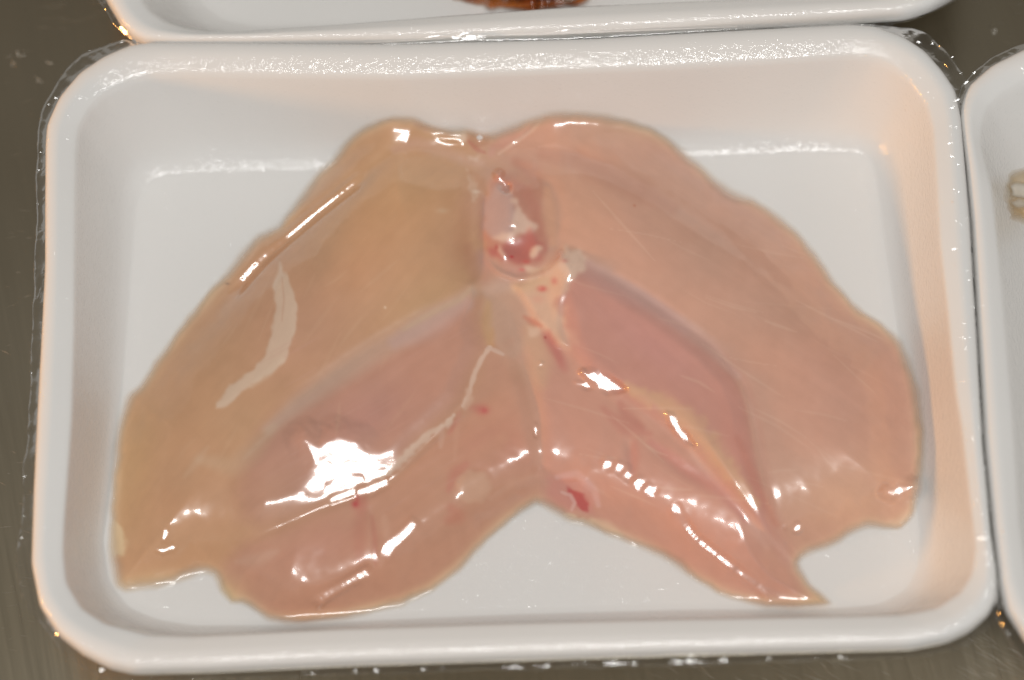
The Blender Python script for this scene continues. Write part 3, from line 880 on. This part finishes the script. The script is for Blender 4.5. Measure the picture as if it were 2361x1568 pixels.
# keel
tint_poly(KEEL, (158, 96, 78), .8, -10, 12, jit=3)
tint_line([(1160, 400), (1200, 420), (1235, 480), (1250, 560)], (160, 94, 76), .7, 15, .9, .3)
tint_line([(1190, 375), (1225, 400), (1245, 450)], (160, 94, 72), .6, 20, .9, .5)
tint_poly([(1128, 440), (1150, 420), (1180, 440), (1190, 480), (1200, 520), (1185, 550), (1140, 556), (1116, 530), (1114, 480)], (158, 122, 112), .92, -6, 10, jit=2)
tint_poly([(1185, 458), (1194, 456), (1202, 480), (1212, 505), (1232, 512), (1238, 528), (1222, 540), (1200, 538), (1180, 552), (1150, 560), (1135, 550), (1160, 536), (1180, 528), (1188, 500)], (190, 148, 126), .92, -4, 5, jit=3)
tint_poly([(1190, 550), (1225, 535), (1250, 545), (1262, 575), (1240, 600), (1200, 612), (1165, 600), (1130, 590), (1120, 570), (1150, 572)], (146, 68, 60), .85, -8, 10, jit=4)
tint_poly([(1222, 572), (1236, 562), (1252, 565), (1256, 575), (1240, 590), (1226, 600), (1218, 590)], (192, 148, 122), .95, -3, 4, jit=2)
tint_poly([(1143, 562), (1152, 566), (1168, 590), (1162, 596), (1148, 582)], (184, 142, 120), .9, -3, 4, jit=1)
tint_poly([(1206, 612), (1240, 615), (1270, 605), (1262, 628), (1225, 630)], (186, 146, 118), .8, -4, 5, jit=3)
tint_line([(1120, 600), (1150, 625), (1200, 635)], (160, 112, 98), .6, 20, .9, .3)
tint_line([(1108, 590), (1118, 640)], (156, 108, 96), .6, 20, .9, .3)
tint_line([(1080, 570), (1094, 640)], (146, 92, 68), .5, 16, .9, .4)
C = np.stack([blur(C[..., i], 3.0, 3) for i in range(3)], -1)
for (x, y, rx, ry, c_, a) in ((1180, 592, 4, 3, (150, 28, 30), .9), (1213, 603, 9, 5, (160, 60, 52), .8), (1203, 622, 7, 4, (168, 70, 60), .8),
                              (1145, 570, 5, 7, (140, 50, 44), .7), (1250, 666, 11, 7, (176, 66, 58), .85), (1246, 664, 4, 3, (190, 110, 90), .8),
                              (1278, 648, 8, 9, (170, 92, 80), .8), (1240, 690, 16, 10, (190, 122, 100), .5), (1302, 601, 8, 5, (178, 104, 90), .7),
                              (820, 1162, 8, 8, (150, 32, 36), .95), (824, 1150, 5, 10, (158, 50, 46), .8), (830, 1160, 16, 22, (162, 84, 70), .5),
                              (1257, 778, 3, 3, (120, 30, 26), .7), (1058, 1111, 3, 3, (96, 88, 96), .8), (1463, 474, 3, 3, (150, 70, 46), .6),
                              (524, 654, 5, 2.6, (80, 50, 36), .9), (888, 709, 3, 3, (200, 170, 140), .8), (1330, 1195, 16, 5, (170, 70, 60), .6)):
    tint(a * gb(x, y, rx, ry), c_)
# ring of white fat and bruise, lower centre right
tint_poly([(1265, 1100), (1300, 1090), (1345, 1110), (1378, 1150), (1370, 1185), (1310, 1180), (1262, 1160)], (172, 104, 92), .7, -12, 14, jit=4)
tint_line([(1285, 1100), (1330, 1092), (1370, 1130), (1380, 1165)], (182, 132, 122), .7, 9, .8, .4)
tint_poly([(1306, 1122), (1322, 1128), (1345, 1140), (1362, 1160), (1358, 1182), (1338, 1176), (1322, 1152), (1310, 1140)], (150, 50, 48), .85, -4, 6, jit=3)
tint_line([(1295, 1135), (1315, 1142), (1325, 1160), (1318, 1176)], (184, 134, 122), .85, 5, .7, .4)
tint_poly([(1255, 1175), (1290, 1185), (1330, 1186), (1370, 1200), (1375, 1216), (1330, 1214), (1285, 1200)], (198, 164, 132), .8, -4, 8, jit=3)
tint_line([(1365, 1200), (1400, 1215), (1430, 1235)], (188, 150, 120), .7, 12, .8, .5)
# fat strip, tendons, pale patches
tint_poly(STRIP, (180, 150, 126), .82, -3, 7, pre=2, jit=1.6)
tint_line([(650, 640), (655, 690), (650, 740)], (160, 112, 88), .4, 2.5, .8, .3)
tint_line([(650, 830), (620, 858), (580, 890)], (184, 156, 130), .35, 9, .8, .4)
tint_poly(LUMP, (172, 124, 98), .85, -6, 8, jit=2)
tint_poly(PALE, (190, 160, 118), .9, -5, 9, jit=2)
tint_line([(1128, 800), (1110, 830), (1095, 860), (1082, 905), (1068, 935)], (186, 148, 126), .9, 5.5, .5, .2, jit=1)
tint_line([(1126, 802), (1142, 808), (1160, 817)], (178, 140, 120), .85, 5, .5, .3)
tint_line([(1078, 900), (1084, 920), (1072, 940)], (176, 132, 108), .7, 8, .7, .3)
tint_line([(1046, 958), (1030, 978), (1012, 990), (990, 1002), (962, 1026), (930, 1056), (900, 1085), (880, 1100)], (184, 150, 128), .85, 10, .6, .6, jit=2)
tint_line([(1020, 990), (1016, 1030)], (174, 128, 106), .6, 7, .7, .4)
tint_line([(1060, 940), (1052, 1000), (1048, 1060)], (170, 118, 94), .4, 6, .9, .5)
# top notch
tint_line([(910, 345), (960, 330), (1020, 345), (1075, 370), (1110, 378)], (172, 126, 104), .6, 16, .9, .5)
tint_poly([(1078, 356), (1108, 358), (1106, 376), (1076, 374)], (186, 150, 126), .8, -4, 6, jit=3)
tint_poly([(960, 272), (1000, 288), (1040, 296), (1060, 312), (1020, 318), (980, 305), (950, 286)], (164, 104, 82), .7, -6, 10, jit=3)
tint_poly([(1036, 280), (1068, 286), (1078, 312), (1060, 318), (1040, 300)], (200, 172, 152), .75, -6, 8, jit=4)
tint_poly([(1072, 298), (1132, 302), (1132, 330), (1105, 345), (1086, 330)], (156, 100, 74), .8, -5, 8, jit=2)
tint_line([(1080, 325), (1100, 345), (1118, 352)], (158, 84, 66), .6, 5, .8, .5)
tint_poly([(1150, 300), (1240, 272), (1225, 310), (1170, 345), (1130, 356), (1125, 330)], (170, 114, 96), .8, -8, 10, jit=3)
tint_line([(1252, 270), (1228, 300), (1185, 330), (1150, 355)], (186, 142, 118), .7, 5, .7, .4)
tint_line([(1180, 280), (1230, 268)], (194, 140, 112), .4, 12, .9, .4)
tint_line([(1242, 338), (1280, 336), (1330, 350)], (184, 136, 116), .5, 5, .9, .6)
tint_line([(1250, 355), (1330, 368), (1440, 425), (1550, 480)], (160, 104, 84), .55, 24, .9, .5)
tint_line([(1135, 375), (1175, 395), (1215, 420)], (172, 120, 90), .4, 14, .9, .5)
tint_line([(1080, 395), (1092, 430), (1098, 455)], (178, 142, 116), .55, 7, .8, .4, jit=3)
tint(.8 * gb(1098, 442, 10, 5), (196, 168, 146))
tint(.6 * gb(1092, 462, 6, 5), (180, 142, 116))
tint(.4 * gb(1020, 486, 14, 6), (176, 146, 116))
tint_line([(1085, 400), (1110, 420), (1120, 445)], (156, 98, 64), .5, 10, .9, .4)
tint_line([(1262, 440), (1270, 520), (1275, 560)], (186, 124, 92), .6, 16, .9, .5)
# long faint fibres and pale streaks in the big muscle
rs = random.Random(5)
for k in range(46):
    x = rs.uniform(1350, 2050); y = rs.uniform(520, 1150)
    if not inside(np.array([[x]]), np.array([[y]]), OUTs)[0, 0]: continue
    a_ = math.radians(rs.gauss(22, 12)); l = rs.uniform(30, 120)
    tint_line([(x - l * math.cos(a_), y - l * math.sin(a_)), (x + rs.uniform(-6, 6), y + rs.uniform(-6, 6)), (x + l * math.cos(a_), y + l * math.sin(a_))],
              (186, 144, 120), rs.uniform(.12, .36), rs.uniform(1.5, 3.5), .9, .8, n=20)
for k in range(26):
    x = rs.uniform(380, 960); y = rs.uniform(480, 1200)
    a_ = math.radians(rs.gauss(-55, 12)); l = rs.uniform(30, 90)
    tint_line([(x - l * math.cos(a_), y - l * math.sin(a_)), (x + rs.uniform(-5, 5), y + rs.uniform(-5, 5)), (x + l * math.cos(a_), y + l * math.sin(a_))],
              (176, 136, 104), rs.uniform(.10, .26), rs.uniform(2, 5), .9, .8, n=20)
for k in range(40):
    x = rs.uniform(620, 1060); y = rs.uniform(760, 1180)
    tint_line([(x - 40, y + 22), (x, y), (x + 40, y - 24)], (166, 116, 100), rs.uniform(.10, .28), rs.uniform(1.5, 3), .9, .8, n=20)
# paler tint at the thin rim, standing in for white foam shining through
thin = (1 - sm(SDw, 2, 42))
tint(.5 * thin, (188, 152, 114))
tint(.5 * (1 - sm(SDw, 0, 30)), (204, 178, 144))
tint(.5 * gb(340, 1345, 120, 26, -.12), (190, 158, 112))
tint(.5 * gb(520, 1375, 40, 40), (190, 160, 104))
tint(.45 * gb(900, 1405, 240, 22, -.3), (188, 158, 116))
tint(.45 * gb(1900, 1385, 60, 26), (186, 160, 110))
tint(.4 * gb(2125, 1040, 14, 130), (196, 156, 108))
# mottling
m1 = (0.6 * wob2 + 0.4 * wob3)[..., None]
C = C * (1 + 0.010 * m1 * np.array([1.0, 0.4, 0.2])) + wob[..., None] * 0.7
K_LIGHT = 0.73


def tone(c): return 255 * (np.clip(c, 0, 255) / 255) ** 0.74


ALB = np.clip(srgb(tone(C)) / K_LIGHT, 0.01, 0.9)
# a little extra saturation because the film's sheen and scattering wash it out
lum = ALB.mean(-1, keepdims=True)
ALB = np.clip(lum + (ALB - lum) * 1.0, 0.01, 0.9)
ALPHA = sm(SDw, -5, 27 + 6 * wob2)
ALB = np.concatenate([ALB, ALPHA[..., None]], -1)

P3 = U(X, Y, Z)
ny, nx = X.shape
# vertex normals of the whole surface
du = np.gradient(P3, axis=1); dv = np.gradient(P3, axis=0)
NRM = -np.cross(du, dv); NRM /= np.linalg.norm(NRM, axis=-1, keepdims=True)
NRM = np.where(NRM[..., 2:3] < 0, -NRM, NRM)

# ------------------------------------------------------------------ split the surface into the anatomical parts
idm = np.full((ny - 1, nx - 1), -1)
xc = (X[:-1, :-1] + X[1:, 1:]) / 2; yc = (Y[:-1, :-1] + Y[1:, 1:]) / 2
sdc = (SDw[:-1, :-1] + SDw[1:, 1:]) / 2
valid = sdc > -7
idm[valid & (xc < 1110 + (yc - 350) * .16)] = 0
idm[valid & (xc >= 1110 + (yc - 350) * .16)] = 1
PARTS = [("breast_fillet", M_FLESH, "yellowish left breast fillet with a white fat strip"), ("breast_fillet", M_FLESH_R, "pinker right breast fillet"),
         ("rib_meat", M_TENDER, None), ("rib_meat", M_TENDER_R, None), ("tenderloin", M_TENDER, None), ("tenderloin", M_TENDER_R, None),
         ("keel_cartilage", M_FAT, None), ("fat_patch", M_FAT, "pale fat patch below the keel cartilage"), ("fat_strip", M_FAT, None), ("fat_lump", M_FAT, None),
         ("fat_edge", M_FAT, None), ("tendon", M_FAT, None), ("blood_spot", M_FAT, "bright red bruise beside the lower notch")]


def mark(P, k, pre=3):
    Q = closed_smooth(P, 140, pre)
    idm[valid & inside(xc, yc, Q)] = k


mark(RIBL, 2); mark(RIBR, 3); mark(TL, 4); mark(TR, 5); mark(KEEL, 6); mark(CFAT, 7); mark(STRIP, 8, 2); mark(LUMP, 9); mark(PALE, 10)
dT, _ = seg_dist(xc, yc, smooth_line([(1160, 817), (1128, 800), (1110, 830), (1095, 860), (1082, 905), (1068, 935), (1046, 958), (1012, 990), (962, 1026), (930, 1056), (890, 1095)], 60, .8))
idm[valid & (dT < 7)] = 11
mark([(1306, 1122), (1322, 1128), (1345, 1140), (1362, 1160), (1358, 1182), (1338, 1176), (1322, 1152), (1310, 1140)], 12, 2)

root_ch = empty("chicken_breast", (0, 0, 0.3), "raw skinless butterflied chicken breast lying spread in the white foam tray under clear film", "raw chicken")
jj, ii = np.meshgrid(np.arange(ny - 1), np.arange(nx - 1), indexing='ij')
quad = np.stack([jj * nx + ii, (jj + 1) * nx + ii, (jj + 1) * nx + ii + 1, jj * nx + ii + 1], -1)
Pf = P3.reshape(-1, 3); Af = ALB.reshape(-1, 4); Nf = NRM.reshape(-1, 3)
for k, (nm, mt, lb) in enumerate(PARTS):
    q = quad[idm == k]
    if len(q) == 0: continue
    used, inv = np.unique(q.ravel(), return_inverse=True)
    o = mesh_obj(nm, Pf[used], inv.reshape(-1, 4), mt, parent=root_ch, colors=Af[used], normals=Nf[used])
    if lb: o["label"] = lb


# ------------------------------------------------------------------ food in the neighbouring trays
def heap(name, outline, Ipx, Fpx, thick, painter, mt, root, fall=40.0, step=4.0, zoff=0.0, soft=10):
    O_ = closed_smooth(outline, 200, 4)
    fd = Field(O_[:, 0].min() - 10, O_[:, 1].min() - 10, O_[:, 0].max() + 10, O_[:, 1].max() + 10, step)
    r = np.random.default_rng(len(name) + int(abs(outline[0][0])))
    x, y = fd.X, fd.Y
    w1 = gnoise(x.shape, 8, step, r); w2 = gnoise(x.shape, 25, step, r)
    d = sdist(x, y, O_) + 2.5 * w1
    h = thick * (1 - np.exp(-np.clip(d, 0, None) / fall)) * (1 + .12 * w2 + .05 * w1) - .12 * (1 - sm(d, -8, 2))
    z = blur(tray_z(x, y, Ipx, Fpx), 6, step) + h + zoff
    col = painter(x, y, d, w1, w2)
    p = U(x, y, z)
    ny_, nx_ = x.shape
    j, i = np.meshgrid(np.arange(ny_ - 1), np.arange(nx_ - 1), indexing='ij')
    q = np.stack([j * nx_ + i, (j + 1) * nx_ + i, (j + 1) * nx_ + i + 1, j * nx_ + i + 1], -1)
    q = q[((d[:-1, :-1] + d[1:, 1:]) / 2) > -8]
    us, inv = np.unique(q.ravel(), return_inverse=True)
    return mesh_obj(name, p.reshape(-1, 3)[us], inv.reshape(-1, 4), mt, parent=root, colors=np.c_[np.clip(srgb(tone(col.reshape(-1, 3)[us])) / K_LIGHT, .004, .9), sm(d.ravel()[us], -6, soft)])


def paint_dark(x, y, d, w1, w2):
    c = np.zeros(x.shape + (3,)); c[:] = (62, 16, 5)
    def mixc(w, v):
        nonlocal c
        w = np.clip(w, 0, 1)[..., None]; c = c * (1 - w) + np.array(v, float) * w
    mixc(.8 * np.exp(-((x - 1275) / 50) ** 2), (40, 12, 6))
    mixc(.7 * sm(w2, .0, 1.2), (34, 14, 5))
    mixc(.75 * sm(w1, .5, 1.6), (96, 34, 6))
    mixc(1 - sm(d, 2, 26 + 6 * w2), (150, 66, 8))
    mixc(.75 * (1 - sm(d, -4, 10)), (180, 112, 36))
    return c


root_mt = empty("marinated_meat", U(1200, -150, 0.3), "dark orange marinated meat lying in the tray at the top edge", "marinated meat")
heap("meat_piece", [(985, -60), (1020, -14), (1060, 4), (1100, 14), (1160, 22), (1230, 26), (1300, 20), (1345, 12), (1372, -10), (1385, -60), (1420, -200), (1380, -380), (1250, -460), (1080, -440), (960, -340), (950, -180)],
     UI3, UF3, 1.1, paint_dark, M_FAT, root_mt, fall=45, soft=14)


def paint_gar(x, y, d, w1, w2):
    c = np.zeros(x.shape + (3,)); c[:] = (196, 186, 168)
    return c + w1[..., None] * 6


heap("garlic_chip", [(1288, -20), (1300, -2), (1318, 0), (1322, -16), (1306, -28)], UI3, UF3, .25, paint_gar, M_FAT, root_mt, fall=10, step=2.5, zoff=.55)


def paint_yel(x, y, d, w1, w2):
    c = np.zeros(x.shape + (3,)); c[:] = (162, 140, 108)
    w = np.clip(1 - sm(d, 0, 22), 0, 1)[..., None] * .8
    c = c * (1 - w) + np.array((178, 160, 134.)) * w
    w = np.clip(.5 * sm(w2, 0, 1), 0, 1)[..., None]
    return c * (1 - w) + np.array((170, 122, 60.)) * w


def paint_pale(x, y, d, w1, w2):
    c = np.zeros(x.shape + (3,)); c[:] = (172, 162, 146)
    w = (.5 * (1 - sm(d, 0, 8)))[..., None]
    return c * (1 - w) + np.array((176, 134, 72.)) * w + w1[..., None] * 3


root_sq = empty("food_piece", U(2480, 460, 0.3), "pale food piece in yellow sauce at the right edge", "food")
heap("sauce", [(2318, 400), (2340, 388), (2400, 380), (2520, 370), (2600, 400), (2620, 480), (2560, 540), (2440, 545), (2360, 515), (2326, 505), (2314, 460)], RI3, RF3, .06, paint_yel, M_FAT, root_sq, fall=30, soft=30)
heap("pale_slice", [(2320, 428), (2345, 420), (2400, 416), (2500, 415), (2520, 440), (2500, 462), (2400, 466), (2345, 462), (2324, 455), (2330, 440)], RI3, RF3, .16, paint_pale, M_FAT, root_sq, fall=16, step=3, zoff=.05, soft=16)
heap("pale_slice", [(2326, 462), (2350, 458), (2420, 462), (2500, 466), (2510, 485), (2440, 492), (2360, 488), (2328, 478)], RI3, RF3, .12, paint_pale, M_FAT, root_sq, fall=16, step=3, zoff=.05, soft=16)


# ------------------------------------------------------------------ folded film stretched between the upper tray's rim and the main tray
def film_fold(name, line, half, z, x_hot, root):
    """a strip of film shaped to give a highlight; its face is turned to the lamp at x_hot and twists away to both sides"""
    Q = smooth_line(line, 90, 2)
    p0 = U(x_hot, np.interp(x_hot, Q[:, 0], Q[:, 1]), z)
    a_ = LAMP_POS - p0; a_ /= np.linalg.norm(a_); b_ = CPOS - p0; b_ /= np.linalg.norm(b_)
    n_ = a_ + b_; gy = n_[1] / n_[2]
    V = []
    m = 7
    for (x, y) in Q:
        tw = gy * (1 - .9 * min(1, abs(x - x_hot) / 190.0))
        hw = half * (.35 + .65 * math.sin(math.pi * min(1, max(0, (x - Q[0, 0]) / (Q[-1, 0] - Q[0, 0])))))
        base = U(x, y, z)
        for k in range(m):
            v = (k / (m - 1) - .5) * 2
            yy = v * hw / 90.0
            V.append([base[0], base[1] - yy, z + (tw * yy) - .05 * v * v * hw / 12])
    n = len(Q)
    F = [(i * m + k, (i + 1) * m + k, (i + 1) * m + k + 1, i * m + k + 1) for i in range(n - 1) for k in range(m - 1)]
    return mesh_obj(name, V, F, M_FILM, parent=root)


film_fold("film_fold", [(840, 101), (1000, 95), (1120, 91), (1300, 83), (1500, 74), (1700, 64)], 11, 2.86, 1085, root_up)


def film_glints(spots, root):
    """small added film patches, bent to mirror a lamp as a glint, each (px, py, z, length, width, angle, lamp, bend radius) in cm"""
    V = []; F = []
    for (x, y, z, ln, wd, ang, lamp, rad) in spots:
        p = U(x, y, z)
        a_ = lamp - p; a_ /= np.linalg.norm(a_); b_ = CPOS - p; b_ /= np.linalg.norm(b_)
        n_ = a_ + b_; n_ /= np.linalg.norm(n_)
        d = np.array([math.cos(ang), math.sin(ang), 0]); t1 = d - n_ * (d @ n_); t1 /= np.linalg.norm(t1); t2 = np.cross(n_, t1)
        b = len(V); m = 6
        for i in range(m + 1):
            for j in range(m + 1):
                u = (i / m - .5) * ln; v = (j / m - .5) * wd * (1 - .6 * abs(2 * i / m - 1))
                V.append(p + t1 * u + t2 * v - n_ * ((u * u + v * v) / (2 * rad)))
        for i in range(m):
            for j in range(m):
                q = b + i * (m + 1) + j
                F.append((q, q + m + 1, q + m + 2, q + 1))
    o = mesh_obj("film_glint", V, F, M_FILM, parent=root)
    o["kind"] = "stuff"
    return o


LP, WP = LAMP_POS, WARM_POS
film_glints([(2118, 98, 2.75, .16, .09, -.4, LP, .9), (2180, 150, 3.0, .30, .04, -.9, WP, 1.4), (2168, 108, 3.0, .10, .08, .3, WP, .8),
               (2196, 132, 2.3, .08, .05, .5, LP, .6), (2216, 168, 2.3, .07, .05, .6, LP, .6), (2150, 100, 2.35, .08, .06, 0, LP, .6),
               (235, 1545, 2.7, .16, .10, .7, LP, .8), (128, 227, 2.6, .08, .06, .2, LP, .6), (283, 96, 2.5, .16, .06, .5, LP, .8), (112, 240, 2.4, .06, .05, 0, LP, .5),
               (94, 350, 2.4, .05, .03, 0, LP, .5), (90, 392, 2.4, .06, .04, 0, LP, .5), (86, 470, 2.4, .05, .03, 0, LP, .5), (72, 860, 2.4, .06, .03, .1, LP, .5),
               (58, 1098, 2.4, .14, .03, .6, LP, .7), (56, 1190, 2.4, .05, .03, 0, LP, .5), (50, 1240, 2.4, .06, .04, .4, LP, .5)], root_main)
rc = random.Random(4)
spots = [(2310, 1436, 3.02, .24, .17, -.9, WP, 1.4), (2303, 1414, 3.02, .15, .08, -.4, WP, 1.1), (2205, 232, 3.04, .22, .06, .5, LP, .8), (2196, 248, 3.05, .14, .06, .7, LP, .7),
         (2190, 330, 3.06, .12, .06, .4, LP, .7), (2194, 362, 3.06, .12, .05, .2, LP, .7), (2200, 575, 3.06, .13, .05, -.1, LP, .8), (2196, 465, 3.06, .10, .03, 0, WP, .6),
         (2228, 190, 2.95, .14, .06, .6, LP, .7), (2246, 168, 2.9, .10, .05, .6, LP, .7), (2270, 1240, 3.06, .10, .07, .2, LP, .7), (2278, 1300, 3.06, .10, .06, 0, LP, .7)]
for k in range(34):
    yy = rc.uniform(240, 1380); xx = 2186 + (yy - 240) * .072 + rc.uniform(-4, 26)
    spots.append((xx, yy, 3.05, rc.uniform(.04, .08), rc.uniform(.02, .035), rc.uniform(-.4, .6), LP, rc.uniform(.25, .6)))
film_glints(spots, root_rt)
film_glints([(1085, 86, 2.98, .95, .12, .02, LP, 4.0), (1060, 80, 2.98, .5, .06, .25, LP, 2.0), (1300, 70, 2.98, .5, .03, .1, LP, 2.0), (1000, 84, 2.98, .6, .03, .12, LP, 2.0)], root_up)
